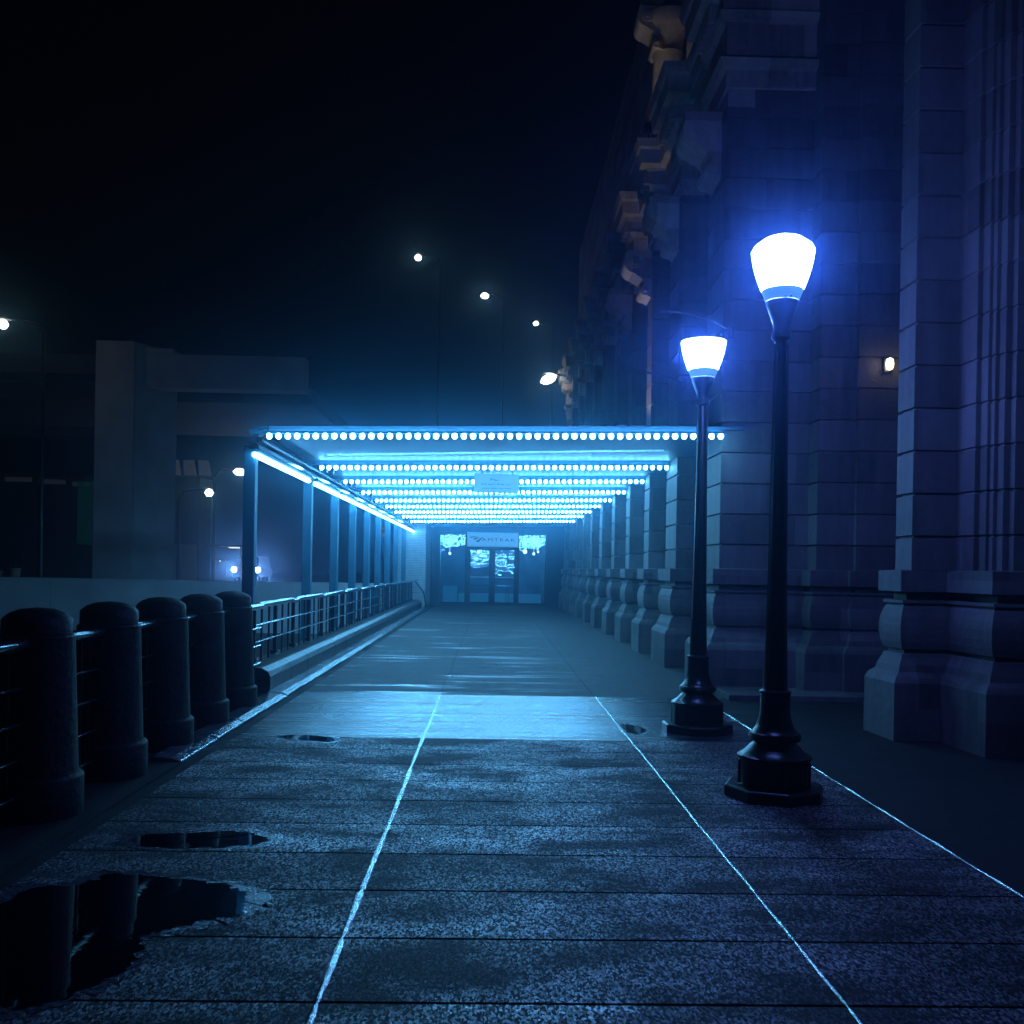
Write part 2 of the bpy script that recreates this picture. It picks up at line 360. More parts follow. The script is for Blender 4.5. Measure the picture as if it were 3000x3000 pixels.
for P in PUD:
    n = len(P); pts = []
    for i in range(n):   # Catmull-Rom with a ragged edge
        p0, p1, p2, p3 = [Vector(P[(i+k) % n]) for k in (-1, 0, 1, 2)]
        for s in range(8):
            t = s/8
            q = 0.5*((2*p1) + (p2-p0)*t + (2*p0-5*p1+4*p2-p3)*t*t + (3*p1-p0-3*p2+p3)*t**3)
            pts.append(q + Vector((rnd.uniform(-.028, .028), rnd.uniform(-.022, .022))))
    cx = sum((p.x for p in pts))/len(pts); cy = sum((p.y for p in pts))/len(pts)
    bm = B(); rm = [bm.verts.new((p.x + (.14 if p.x > cx else -.1)*abs(p.x-cx)/.6 + rnd.uniform(-.03, .03), p.y + (.05 if p.y > cy else -.05) + rnd.uniform(-.03, .03), 0.002)) for p in pts]
    bm.faces.new(rm); bmesh.ops.triangulate(bm, faces=bm.faces[:]); struct('wet_patch', bm, M_DAMP)
    bm = B(); vs = [bm.verts.new((p.x, p.y, 0.004)) for p in pts]; bm.faces.new(vs)
    bmesh.ops.triangulate(bm, faces=bm.faces[:])
    struct('puddle', bm, M_WATER)

# ------------------------------------------------------------------ station building
building = thing('station_building', 'tall stone railway station wall with moulded plinths, block piers and carved cornice along the right', 'building')
PL = [(-1.0, 0), (0.56, 0), (0.60, .018), (0.62, .03), (0.66, .075), (0.72, .09), (0.80, .125), (0.835, .135), (0.84, .165), (0.872, .168), (0.885, .13),
      (0.95, .11), (1.03, .098), (1.12, .098), (1.2, .108), (1.28, .132), (1.33, .16), (1.335, .125), (1.365, .125), (1.37, .2), (1.44, .2), (1.45, .09), (1.655, .09), (1.665, .2)]
def shaft(z0, z1, r=0.2):
    out = [(z0, r)]; z = 1.99
    while z < z1 - 0.1:
        if z > z0: out += [(z-.016, r), (z-.008, r+.035), (z+.008, r+.035), (z+.016, r)]
        z += 0.42
    out.append((z1, r)); return out
H1 = 8.0
PIERS = [(14.26, 12.85), (17.30, 15.95), (19.75, 18.76), (22.40, 21.41), (25.04, 24.03), (27.84, 26.78), (30.42, 29.52), (32.95, 32.22), (35.47, 34.76), (38.48, 37.43), (41.3, 40.3)]
XO = 2.93; XW = 3.42
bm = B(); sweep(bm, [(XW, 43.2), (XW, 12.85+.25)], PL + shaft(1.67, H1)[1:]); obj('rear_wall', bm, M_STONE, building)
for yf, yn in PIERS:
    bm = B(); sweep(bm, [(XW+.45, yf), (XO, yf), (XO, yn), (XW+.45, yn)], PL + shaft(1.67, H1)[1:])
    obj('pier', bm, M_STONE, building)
# end return of the wing, stepping out toward the camera
bm = B(); sweep(bm, [(XW+.1, 12.86), (4.15, 12.86), (4.15, 12.5), (4.65, 12.5), (4.65, 12.42), (6.2, 12.42)], PL + shaft(1.67, 16)[1:]); obj('return_wall', bm, M_STONE, building)
PB = [(6.2, 9.85), (3.90, 9.85), (3.93, 9.18), (4.38, 9.18), (4.41, 8.38), (6.2, 8.38)]
bm = B(); sweep(bm, PB, PL); obj('corner_plinth', bm, M_STONE, building)
bm = B(); sweep(bm, [(6.2, 9.65), (4.12, 9.65), (4.12, 9.38), (4.12, 9.38-.0), (4.12, 9.1), (4.12, 9.38)][:2] + [(4.13, 9.30), (4.58, 9.30)], [(z, 0 if r <= .2 else r-.2) for z, r in shaft(1.66, 16)]); obj('corner_pier', bm, M_STONE, building)
bm = B(); sweep(bm, [(4.56, 9.34), (4.58, 8.98), (4.625, 8.98), (4.63, 8.86), (4.66, 8.86), (4.665, 8.80), (4.70, 8.80), (4.705, 8.70), (4.76, 8.70), (4.765, 8.62), (6.2, 8.62)], [(z, 0 if r <= .2 else (r-.2)*.6) for z, r in shaft(1.66, 16)]); obj('door_jamb', bm, M_STONE, building)
bm = B(); box(bm, 4.9, 6.2, -3, 8.6, -1, 16); obj('near_wall', bm, M_STONE, building)
# entablature with ressauts above the paired piers
ENT = [(8.0, .10), (8.25, .10), (8.26, .06), (8.5, .06), (8.52, 0), (8.62, -.05), (8.66, .06), (9.15, .06), (9.18, -.02), (9.26, -.06), (9.28, -.02), (9.5, -.02), (9.52, -.10), (9.56, -.12), (9.6, -.24), (9.86, -.26), (9.9, -.30), (10.05, -.34), (10.06, .1), (10.4, .3)]
plan = [(3.42, 43.2)]
for yf, yn in reversed(PIERS): plan += [(3.42, yf-.12), (3.05, yf-.12), (3.05, yn+.12), (3.42, yn+.12)]
plan[-1] = (4.4, 12.97)
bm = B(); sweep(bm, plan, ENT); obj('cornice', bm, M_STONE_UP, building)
bm = B()
for k in range(200):
    y = 43 - k*0.16
    x = 3.44
    for yf, yn in PIERS:
        if yn+.06 < y+.04 < yf-.06: x = 3.05
    if y < 13.2: break
    box(bm, x-.15, x+.02, y, y+.085, 9.28, 9.50)
dc = obj('dentil_course', bm, M_STONE_UP, building)
dc['kind'] = 'stuff'
# attic storey
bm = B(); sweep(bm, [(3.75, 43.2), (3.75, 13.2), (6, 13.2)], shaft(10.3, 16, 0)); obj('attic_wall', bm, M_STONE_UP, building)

# one projecting pilaster bay around Y=20 with scroll consoles
def console(xw, y0, y1, ztop, s=1.0):
    """scroll bracket, profile in X-Z: wide volute on top, small one below"""
    bm = B(); P = []
    for i in range(15):
        a = R(100 - i*17); P.append((xw - .32*s + .2*s*math.cos(a)*-1*-1, ztop - .22*s + .2*s*math.sin(a)))
    P = [(xw, ztop), (xw-.5*s, ztop), (xw-.55*s, ztop-.05*s)]
    for i in range(9):
        a = R(150 + i*14); P.append((xw-.34*s + .23*s*math.cos(a), ztop-.24*s + .23*s*math.sin(a)))
    P += [(xw-.20*s, ztop-.58*s), (xw-.14*s, ztop-.68*s)]
    for i in range(8):
        a = R(130 + i*22); P.append((xw-.12*s + .11*s*math.cos(a), ztop-.82*s + .11*s*math.sin(a)))
    P += [(xw, ztop-.98*s)]
    prism(bm, P, 'y', y0, y1)
    for yy in (y0-.03, y1+.03):   # raised eyes of the volutes
        for cx, cz, rr in ((xw-.34*s, ztop-.24*s, .13*s), (xw-.12*s, ztop-.82*s, .06*s)):
            tube(bm, [(cx, yy, cz), (cx, (y0+y1)/2, cz)], rr, 16)
            tube(bm, [(cx, yy + (-.03 if yy < y0 else .03), cz), (cx, (y0+y1)/2, cz)], rr*.55, 12)
    return bm
for (ya, yb) in ((18.9, 19.7), (21.5, 22.3), (16.1, 16.9), (13.1, 13.9)):
    obj('console', console(3.1, ya+.1, yb-.1, 8.0, .95), M_STONE_UP, building, smooth=True)
# upper column with capital and consoles
bm = B(); lathe(bm, [(.40, 10.2), (.40, 10.4), (.34, 10.5), (.31, 10.6), (.29, 12.0), (.31, 12.05), (.29, 12.1), (.34, 12.3), (.44, 12.5), (.5, 12.6), (.5, 12.8)], 3.40, 19.3, 20)
for k in range(9):
    a = k*0.9
    tube(bm, [(3.40 + .30*math.cos(a+j*.35), 19.3 + .30*math.sin(a+j*.35), 10.7+k*.14+j*.05) for j in range(8)], .018, 5)
obj('column', bm, M_STONE_UP, building, smooth=True)
obj('console', console(3.25, 19.0, 19.6, 12.9, .9), M_STONE_UP, building, smooth=True)
bm = B(); sweep(bm, [(3.9, 19.9), (3.12, 19.9), (3.12, 18.7), (3.9, 18.7)], [(12.9, .1), (13.0, 0), (13.1, -.04), (13.2, -.2), (13.4, -.22), (13.42, .4)]); obj('cornice_block', bm, M_STONE_UP, building)
bm = B(); lathe(bm, [(.0, 13.4), (.22, 13.4), (.16, 13.5), (.24, 13.8), (.3, 14.1), (.2, 14.4), (.1, 14.5), (.14, 14.7), (0, 14.9)], 3.3, 19.3, 14); obj('finial', bm, M_STONE_UP, building, smooth=True)
# landing in front of the end return
bm = B(); box(bm, 3.02, 4.9, 11.95, 12.84, -.2, .07); obj('door_step', bm, M_STONE, building, bevel=.01)

# warm up-light added on the canopy roof, fixture unseen, to light the stone
fl = thing('added_floodlight', 'small warm up-light added on the canopy roof to light the carved stone, fixture unseen', 'added_floodlight', (2.35, 19.0, 3.75))
bm = B(); box(bm, -.09, .09, -.11, .11, .12, .24); tube(bm, [(0, 0, -.1), (0, 0, .12)], .02); obj('housing', bm, M_BLACK, fl, bevel=.01)
bm = B(); box(bm, -.07, .07, -.09, .09, .2405, .2425); obj('lens', bm, M_WARM, fl)
sp = bpy.data.lights.new('added_flood_beam', 'SPOT'); sp.energy = 130; sp.color = (1, .88, .72); sp.spot_size = R(62); sp.spot_blend = .5; sp.shadow_soft_size = .05
spo = bpy.data.objects.new('added_flood_beam', sp); C.objects.link(spo); spo.parent = fl; spo.location = (0, 0, .28)
spo.rotation_euler = Vector((.80, .25, 2.3)).to_track_quat('-Z', 'Y').to_euler()

fl2 = thing('added_floodlight', 'upper warm up-light added on a stone ledge to light the carved column, fixture unseen', 'added_floodlight', (2.95, 18.75, 10.16))  # second added up-light, unseen, to warm the upper column
for c in fl.children:
    d = c.copy(); C.objects.link(d); d.parent = fl2
    if d.type == 'LIGHT': d.data = d.data.copy(); d.data.energy = 15; d.rotation_euler = Vector((.55, .55, 1.9)).to_track_quat('-Z', 'Y').to_euler()
# wall sconce
sc_ = thing('wall_sconce', 'small warm half-round wall light glowing on the stone behind the corner pier', 'wall light', (5.22, 12.54, 4.40))
bm = B(); lathe(bm, [(.0, -.08), (.035, -.065), (.05, 0), (.035, .065), (0, .08)], 0, -.03, 16); obj('glass', bm, emat('sconce_glass', (1, .74, .42), 16), sc_, smooth=True)
bm = B(); box(bm, -.05, .05, .01, .09, -.09, .09); obj('backplate', bm, M_BLACK, sc_)

# curved wall arms
for (x0, y0, z0, x1, z1, lab) in ((3.2, 11.9+.95, 4.62+.25, 2.22, 4.82+.3, 'thin curved metal arm on the stone wall between the two glowing lanterns'), (3.13, 15.6, 4.70, 2.34, 4.86, 'thin curved metal arm on the stone wall just above the canopy roof, farther one')):
    bm = B(); P = []
    for i in range(13):
        t = i/12; P.append((x0 + (x1-x0)*t, y0, z0 + (z1-z0)*(1-(1-t)**2.2)))
    tube(bm, P, .016, 8); tube(bm, [(x0-.01, y0, z0-.09), (x0-.01, y0, z0+.07)], .03, 8)
    tag(obj('curved_bracket', bm, M_PIPE, smooth=True), lab, 'bracket', 'curved arms on the station wall')

# ------------------------------------------------------------------ canopy
canopy = thing('canopy', 'long flat steel canopy on slim square posts over the walkway to the doors', 'canopy')
PY = [13.13, 17.22, 20.17, 22.78, 25.39, 27.91, 30.47, 33.07, 36.16]
for y in PY:
    bm = B(); box(bm, -3.38, -3.22, y-.08, y+.08, -1.0, 3.22); obj('post', bm, M_STEEL, canopy, bevel=.012)
ROWY = [12.75, 16.7, 19.4, 22.1, 24.7, 27.1, 29.7, 32.3, 35.6]
# flat roof deck just over the bulbs, slightly higher at the wall
bm = B(); prism(bm, [(-3.2, 3.425), (3.4, 3.555), (3.4, 3.60), (-3.2, 3.47)], 'y', 12.95, 42.7)
obj('roof_deck', bm, M_DECK, canopy)
for i, y in enumerate(ROWY):
    bm = B(); x0, x1 = -3.3, 3.12
    prism(bm, [(x0, 3.37), (x1, 3.495), (x1, 3.553), (x0, 3.424)], 'y', y+.06 if y > 13 else y+.24, y+.12 if y > 13 else y+.30); obj('beam', bm, M_STEEL, canopy)
bm = B(); prism(bm, [(-3.30, 3.17), (-3.16, 3.17), (-3.16, 3.23), (-3.22, 3.26), (-3.30, 3.26)], 'y', 13.0, 41.5); obj('edge_beam', bm, M_RAIL, canopy, bevel=.006)
bm = B(); tube(bm, [(-3.10, 13.0, 3.28), (-3.10, 41.5, 3.28)], .022, 8); obj('gutter_pipe', bm, M_PIPE, canopy, smooth=True)
bm = B(); tube(bm, [(-3.18, 13.0, 3.26), (-3.18, 13.0, 3.42)], .010, 6); tube(bm, [(-3.18, 12.98, 3.42), (-3.0, 12.8, 3.42)], .008, 6); tube(bm, [(-3.14, 13.0, 3.28), (-3.0, 12.8, 3.40)], .006, 6); tube(bm, [(-3.0, 12.8, 3.36), (-3.0, 12.8, 3.46)], .01, 6)
obj('end_bracket', bm, M_RAIL, canopy)
bm = B(); prism(bm, [(-2.45, 3.235), (2.55, 3.40), (2.55, 3.425), (-2.45, 3.26)], 'y', 14.2, 14.23); prism(bm, [(-2.6, 3.30), (2.0, 3.44), (2.0, 3.45), (-2.6, 3.31)], 'y', 14.9, 14.92)
obj('conduit', bm, mat('conduit_metal', (.45, .5, .52), .25, .8), canopy)
for y in PY[1:]:
    for k in range(4):
        bm = B(); a = -3.12 + k*.09; tube(bm, [(a, y-.5+k*.17, 3.26), (a+.004, y-.5+k*.17, 3.26+.1+.05*rnd.random())], .006, 5)
        obj('hanger_wire', bm, M_RAIL, canopy)

# rows of bulbs
bulb_me = None
ORD = ['frontmost', 'second', 'third', 'fourth', 'fifth', 'sixth', 'seventh', 'eighth', 'rearmost']
EX = ['over the canopy mouth', 'from the canopy mouth, just above the hanging notice', 'from the canopy mouth, broken by the hanging notice', 'from the canopy mouth, hidden mid-way by the notice', 'from the canopy mouth, just below the notice', 'from the canopy mouth', 'from the canopy mouth', 'from the canopy mouth', 'just above the glazed doors']
NB = 50
for i, y in enumerate(ROWY):
    t = thing('bulb_row', f'{ORD[i]} row of round blue-white bulbs {EX[i]}', 'light row', (-2.98, y, 3.30), 0, 'rows of bulbs under the canopy')
    bm = B(); prism(bm, [(-.08, .045), (6.10, .165), (6.10, .195), (-.08, .075)], 'y', -.02, .02); obj('rail', bm, M_DECK, t)
    for k in range(NB):
        if bulb_me is None:
            bm = B(); bmesh.ops.create_icosphere(bm, subdivisions=2, radius=.036); b = obj('bulb', bm, M_BULB, t, smooth=True); bulb_me = b.data
        else:
            b = bpy.data.objects.new('bulb', bulb_me); C.objects.link(b); b.parent = t
        b.location = (.01 + k*6.02/(NB-1), 0, .012 + k*.12/(NB-1)); b.scale = (1, 1, 1.1)

# tubes along the left edge
segs = [12.98] + PY[1:] + [39.9]
for i in range(len(segs)-1):
    a, b_ = segs[i] + (.02 if i == 0 else .22), segs[i+1] - .12
    if i == 0: b_ -= .25
    pos = ['first and largest', 'second', 'third', 'fourth', 'fifth', 'sixth', 'seventh', 'eighth', 'last, nearest the brick wall'][i]
    t = thing('tube_light', f'blue-white tube light along the canopy edge, {pos} from the canopy mouth' if i < 8 else 'blue-white tube light at the far end of the canopy edge, nearest the white brick wall', 'tube light', (-3.22, a, 3.09), 0, 'tube lights along the canopy edge')
    bm = B(); tube(bm, [(0, 0, 0), (0, b_-a, 0)], .035, 10); obj('tube', bm, M_TUBE, t, smooth=True)
    bm = B(); box(bm, -.05, .05, 0, b_-a, .036, .07); obj('housing', bm, M_STEEL, t)

# hanging notice
hs = thing('hanging_sign', 'pale blue notice board with faded print hanging among the bulb rows', 'sign', (.08, 18.4, 0))
bm = B(); box(bm, -.43, .43, -.015, .015, 3.06, 3.43); obj('board', bm, M_SIGN, hs, bevel=.004)
bm = B()
for x in (-.3, .3): tube(bm, [(x, 0, 3.43), (x, 0, 3.60)], .008, 6)
obj('hanger', bm, M_STEEL, hs)
bm = B()
for (x0, x1, z, h) in ((-.12, -.09, 3.30, .05), (-.08, -.02, 3.315, .015), (-.05, .02, 3.295, .015), (.0, .06, 3.305, .01), (-.3, -.25, 3.22, .02), (-.23, -.2, 3.215, .03), (-.17, -.05, 3.22, .015), (-.03, -.02, 3.215, .04), (.01, .05, 3.22, .03), (.07, .16, 3.22, .018), (.19, .24, 3.215, .02), (.27, .28, 3.215, .04), (-.28, -.14, 3.145, .012), (-.11, .02, 3.145, .014), (.05, .13, 3.145, .012), (.16, .28, 3.145, .012)):
    box(bm, x0, x1, -.018, -.0155, z, z+h)
obj('print', bm, mat('faded_print', (.12, .28, .42), .6), hs)

# ------------------------------------------------------------------ entrance
ent = thing('entrance', 'glazed station entrance with double doors and side panes at the end of the canopy', 'entrance', (0, 42.7, 0))
def ebox(name, x0, x1, y0, y1, z0, z1, m, parent=ent, bevel=0):
    bm = B(); box(bm, x0, x1, y0, y1, z0, z1); return obj(name, bm, m, parent, bevel=bevel)
bm = B(); box(bm, -3.4, -2.30, -.1, .4, 0, 4.0); box(bm, 2.47, 3.40, -.1, .4, 0, 4.0); box(bm, -2.30, 2.47, -.1, .4, 3.22, 4.0); obj('portal', bm, M_DARK, ent)
bm = B()
for x0, x1 in ((-2.30, -2.24), (-1.16, -.96), (-.03, .14), (1.08, 1.26), (2.41, 2.47)): box(bm, x0, x1, 0, .08, 0.02, 3.22)
box(bm, -2.24, 2.41, 0.003, .077, 3.16, 3.22); box(bm, -2.24, 2.41, .003, .077, .02, .10); box(bm, -.96, 1.08, .003, .077, 2.50, 2.62)
obj('frame', bm, M_DARK, ent)
mat('chrome', (.6, .65, .7), .15, 1)
for x in (-2.255, 2.40): bm = B(); box(bm, x, x+.012, -.012, -.001, .1, 3.1); obj('edge_trim', bm, bpy.data.materials['chrome'], ent)
def pane(x0, x1, z0, z1, rx, rz, parent):
    bm = B(); quadv = [bm.verts.new(p) for p in ((x0, 0, z0), (x1, 0, z0), (x1, 0, z1), (x0, 0, z1))]
    box(bm, 0, 0.001, 0, .001, 0, .001); bmesh.ops.delete(bm, geom=[v for v in bm.verts if v not in quadv], context='VERTS')
    bm.faces.new([v for v in bm.verts][:4]); cx, cz = (x0+x1)/2, (z0+z1)/2
    for v in bm.verts: v.co.x -= cx; v.co.z -= cz
    o = obj('pane', bm, M_GLASS, parent); o.location = (cx, .04, cz); o.rotation_euler = (R(rx), 0, R(rz)); return o
pane(-2.24, -1.16, .10, 3.16, -0.1, .5, ent); pane(1.26, 2.41, .10, 3.16, -.25, -.6, ent)
vl = bpy.data.lights.new('vestibule_glow', 'POINT'); vl.energy = 110; vl.color = (.25, .68, 1); vl.shadow_soft_size = .3
vlo = bpy.data.objects.new('vestibule_glow', vl); C.objects.link(vlo); vlo.parent = ent; vlo.location = (.6, 1.3, 2.9)
for x0, x1, rz, rx in ((-.96, -.03, .7, -1.55), (.14, 1.08, -.6, -1.9)):
    d = ebox('door', x0, x0+.05, -.002, .06, .02, 2.50, M_DARK)
    pane(x0+.05, x1-.05, .12, 2.44, rx, rz, d)
    bm = B(); box(bm, x0+.05, x1-.05, -.07, -.045, 1.22, 1.25); box(bm, x0+.08, x0+.1, -.05, 0, 1.22, 1.25); box(bm, x1-.1, x1-.08, -.05, 0, 1.22, 1.25); obj('push_bar', bm, bpy.data.materials['chrome'], d)
    bm = B(); box(bm, x1-.05, x1, -.002, .06, .02, 2.50); box(bm, x0+.05, x1-.05, -.002, .06, 2.44, 2.50); box(bm, x0+.05, x1-.05, -.002, .06, .02, .12); obj('door_frame', bm, M_DARK, d)
# vestibule behind the glass
bm = B(); box(bm, -3.4, 3.4, 46.5, 46.6, 0, 3.4); box(bm, -3.4, 3.4, 43.12, 46.5, 3.4, 3.5); box(bm, -3.4, -3.3, 43.12, 46.5, 0.01, 3.39); box(bm, 3.3, 3.4, 43.12, 46.5, 0.01, 3.39)
for v in bm.verts: v.co.y -= 42.7
obj('vestibule_wall', bm, mat('vestibule_paint', (.10, .2, .28), .6, 0, .2, 2), ent)
bm = B(); quad(bm, -3.3, 3.3, 42.76, 46.5, .01); struct('floor', bm, mat('vestibule_floor', (.12, .14, .16), .2))
tag(ebox('bench', -2.2, -1.55, 44.0, 44.5, .0101, .78, mat('pale_panel', (.3, .62, .7), .5), None, .01), 'pale blue panelled box bench inside the left side pane', 'bench')
tag(ebox('low_wall', -1.5, 2.38, 44.9, 45.05, .0101, .45, bpy.data.materials['pale_panel'], None), 'long pale low panel crossing behind the glass doors', 'partition')
lt = thing('queue_rail', 'chrome waist-high rail on two thin stands seen through the right door', 'rail', (0, 44.4, 0))
bm = B(); tube(bm, [(-.9, 0, .82), (2.3, 0, .82)], .018); obj('handrail', bm, bpy.data.materials['chrome'], lt)
for x in (.72, .84): bm = B(); tube(bm, [(x, 0, .011), (x, 0, .82)], .016); obj('stand', bm, bpy.data.materials['chrome'], lt)
pl = thing('ceiling_light', 'small glowing pendant globes inside the station vestibule', 'ceiling light', (1.6, 45.2, 2.45))
for (x, z, r) in ((0, 0, .10), (.42, -.10, .06), (.62, 0, .05), (-.5, .02, .03), (-1.6, -.25, .05), (-2.2, -.1, .04), (-3.55, -.15, .06)):
    bm = B(); lathe(bm, [(0, z-r), (r*.7, z-r*.7), (r, z), (r*.7, z+r*.7), (0, z+r)], x, 0, 12); tube(bm, [(x, 0, z+r), (x, 0, .94)], .004, 4); obj('globe', bm, emat('globe', (.45, .7, 1), 7), pl, smooth=True)

# station sign
sg = thing('station_sign', 'pale station name board with a swoosh emblem reading AMTRAK above the doors', 'sign', (.07, 42.62, 2.9))
bm = B(); box(bm, -1.13, 1.12, -.06, .07, -.29, .30); obj('board', bm, M_SIGN_GLOW, sg, bevel=.01)
bm = B(); 
for x0, x1, z0, z1 in ((-1.15, 1.14, .30, .33), (-1.15, 1.14, -.32, -.29), (-1.15, -1.13, -.29, .30), (1.12, 1.14, -.29, .30)): box(bm, x0, x1, -.075, .07, z0, z1)
obj('frame', bm, M_SIGN, sg)
cu = bpy.data.curves.new('lettering', 'FONT'); cu.body = 'AMTRAK'; cu.size = .20; cu.extrude = .004; cu.space_character = 1.25
to = bpy.data.objects.new('t', cu); C.objects.link(to); bpy.context.view_layer.update()
me = bpy.data.meshes.new_from_object(to); bpy.data.objects.remove(to)
me.materials.clear(); me.materials.append(M_INK)
lo = bpy.data.objects.new('lettering', me); C.objects.link(lo); lo.parent = sg; lo.rotation_euler = (R(90), 0, 0); lo.scale = (1.62, 1, 1); lo.location = (-.50, -.066, -.07)
bm = B()   # three swept strokes of the emblem
for (pts) in (([(-1.03, .11), (-.90, .135), (-.76, .135), (-.70, .12), (-.84, .105), (-.98, .07)]), ([(-.90, .02), (-.80, .065), (-.68, .10), (-.60, .10), (-.72, .03), (-.80, -.01)]), ([(-.80, -.08), (-.68, -.03), (-.58, .04), (-.45, .11), (-.42, .11), (-.52, .02), (-.60, -.08), (-.66, -.11)])):
    prism(bm, pts, 'y', -.067, -.061)
obj('emblem', bm, M_INK, sg)

# white glazed brick wall beside the doors: courses as real raised bricks
bw = thing('brick_wall', 'white glazed brick wall with thin courses at the left of the glazed doors', 'wall', (0, 39.5, 0))
bm = B(); box(bm, -3.9, -2.70, .02, 3.1, -.9, 3.52); obj('backing', bm, mat('mortar', (.10, .13, .15), .9), bw)
bm = B(); nr = 52
for r_ in range(nr):
    z0 = -.1 + r_*.069; x = -3.93 - (.12 if r_ % 2 else 0)
    while x < -2.68:
        a, b_ = max(x, -3.92), min(x+.235, -2.685)
        if b_-a > .02: box(bm, a, b_, -.012 + rnd.uniform(0, .006), .03, z0, z0+.055)
        x += .245
    box(bm, -2.705, -2.685, .03, 3.1, z0, z0+.055)
obj('brickwork', bm, M_BRICK, bw)

# ------------------------------------------------------------------ kerb sill and railing under the canopy
ks = thing('kerb_sill', 'low rounded wet concrete sill the walkway railing stands on', 'kerb', (-3.0, 12.0, 0))
bm = B(); y = 0.0
while y < 25.5:
    L = 1.25; prism(bm, [(-.28, -.5), (.27, -.5), (.27, .20), (.24, .27), (.16, .31), (0, .325), (-.2, .32), (-.28, .27)], 'y', y+.006, y+L-.006); y += L
obj('coping', bm, M_KERB, ks, bevel=.006)

rl = thing('railing', 'dark wet steel railing with a broad handrail along the canopy posts', 'railing', (-3.02, 12.3, 0))
bm = B(); y = 0.0
while y < 26:
    L = 2.5
    P = [(0, y+.02, 1.055), (0, y+.3, 1.075+.01*math.sin(y)), (0, y+L-.3, 1.085), (0, y+L-.02, 1.06)]
    tube(bm, P, [.038, .046, .046, .038], 10); y += L
tube(bm, [(0, 26.1, 1.06), (.28, 26.9, .6), (.38, 27.2, .0)], .028, 8)
obj('handrail', bm, M_RAIL, rl, smooth=True)
for z in (.82, .60): bm = B(); tube(bm, [(0, .0, z), (0, 26, z)], .014, 8); obj('mid_rail', bm, M_RAIL, rl, smooth=True)
for k in range(21):
    y = .35 + k*1.25; bm = B(); box(bm, -.11, -.06, y-.028, y+.028, .30, 1.04); box(bm, -.14, -.03, y-.06, y+.06, .30, .38); obj('baluster', bm, M_BLACK, rl, bevel=.004)
for k in range(60):
    y = .12 + k*.42; bm = B(); box(bm, -.04, -.015, y-.012, y+.012, .32, 1.04); obj('bar', bm, M_BLACK, rl)

# ------------------------------------------------------------------ bollards and rail between them
BY = [6.15, 7.30, 8.44, 9.58, 10.73]
bo = None
BL = ['nearest black bollard, cut by the left side of the pavement', 'second bollard from the camera, rail ends on both sides', 'middle bollard of the five', 'fourth bollard from the camera, lit along its right edge', 'farthest bollard, beside the start of the canopy railing']
for i, y in enumerate(BY):
    L = 'squat round-topped dark bollard, ' + BL[i]
    if bo is None:
        bo = thing('bollard', L, 'bollard', (-2.88, y, -.006), 0, 'dark bollards along the left edge')
        bm = B(); lathe(bm, [(.29, 0), (.29, .235), (.283, .25), (.262, .262), (.256, .28), (.236, .8), (.226, 1.10), (.228, 1.125), (.214, 1.14)], seg=40); obj('body', bm, M_BOLL, bo, smooth=True)
        bm = B(); lathe(bm, [(.20, 1.14), (.207, 1.145), (.207, 1.235), (.198, 1.25), (.16, 1.28), (.10, 1.302), (0, 1.312)], seg=40); obj('cap', bm, M_BOLL, bo, smooth=True)
    else: dup(bo, (-2.88, y, -.006), L)
ends = [4.9] + BY + [12.2]
GP = ['in front of the nearest bollard', 'between the first and second bollards', 'between the second and third bollards', 'between the third and fourth bollards', 'between the fourth and fifth bollards', 'between the farthest bollard and the sill']
for i in range(6):
    a, b_ = ends[i], ends[i+1]
    t = thing('rail_section', 'wet dark steel railing section ' + GP[i], 'railing', (-2.86, a, 0), 0, 'railing sections between bollards')
    L = b_-a; s0 = .2 if i else 0; s1 = .2
    bm = B(); tube(bm, [(0, s0, 1.085), (0, L-s1, 1.085)], .042, 10); obj('handrail', bm, M_RAIL, t, smooth=True)
    for z in (.82, .60, .38, .16): bm = B(); tube(bm, [(0, s0, z), (0, L-s1, z)], .011, 6); obj('mid_rail', bm, M_RAIL, t, smooth=True)
    for k in range(int((L-s0-s1)/.14)):
        y = s0+.06+k*.14; bm = B(); box(bm, -.045, -.02, y-.01, y+.01, .0, 1.06); obj('bar', bm, M_BLACK, t)

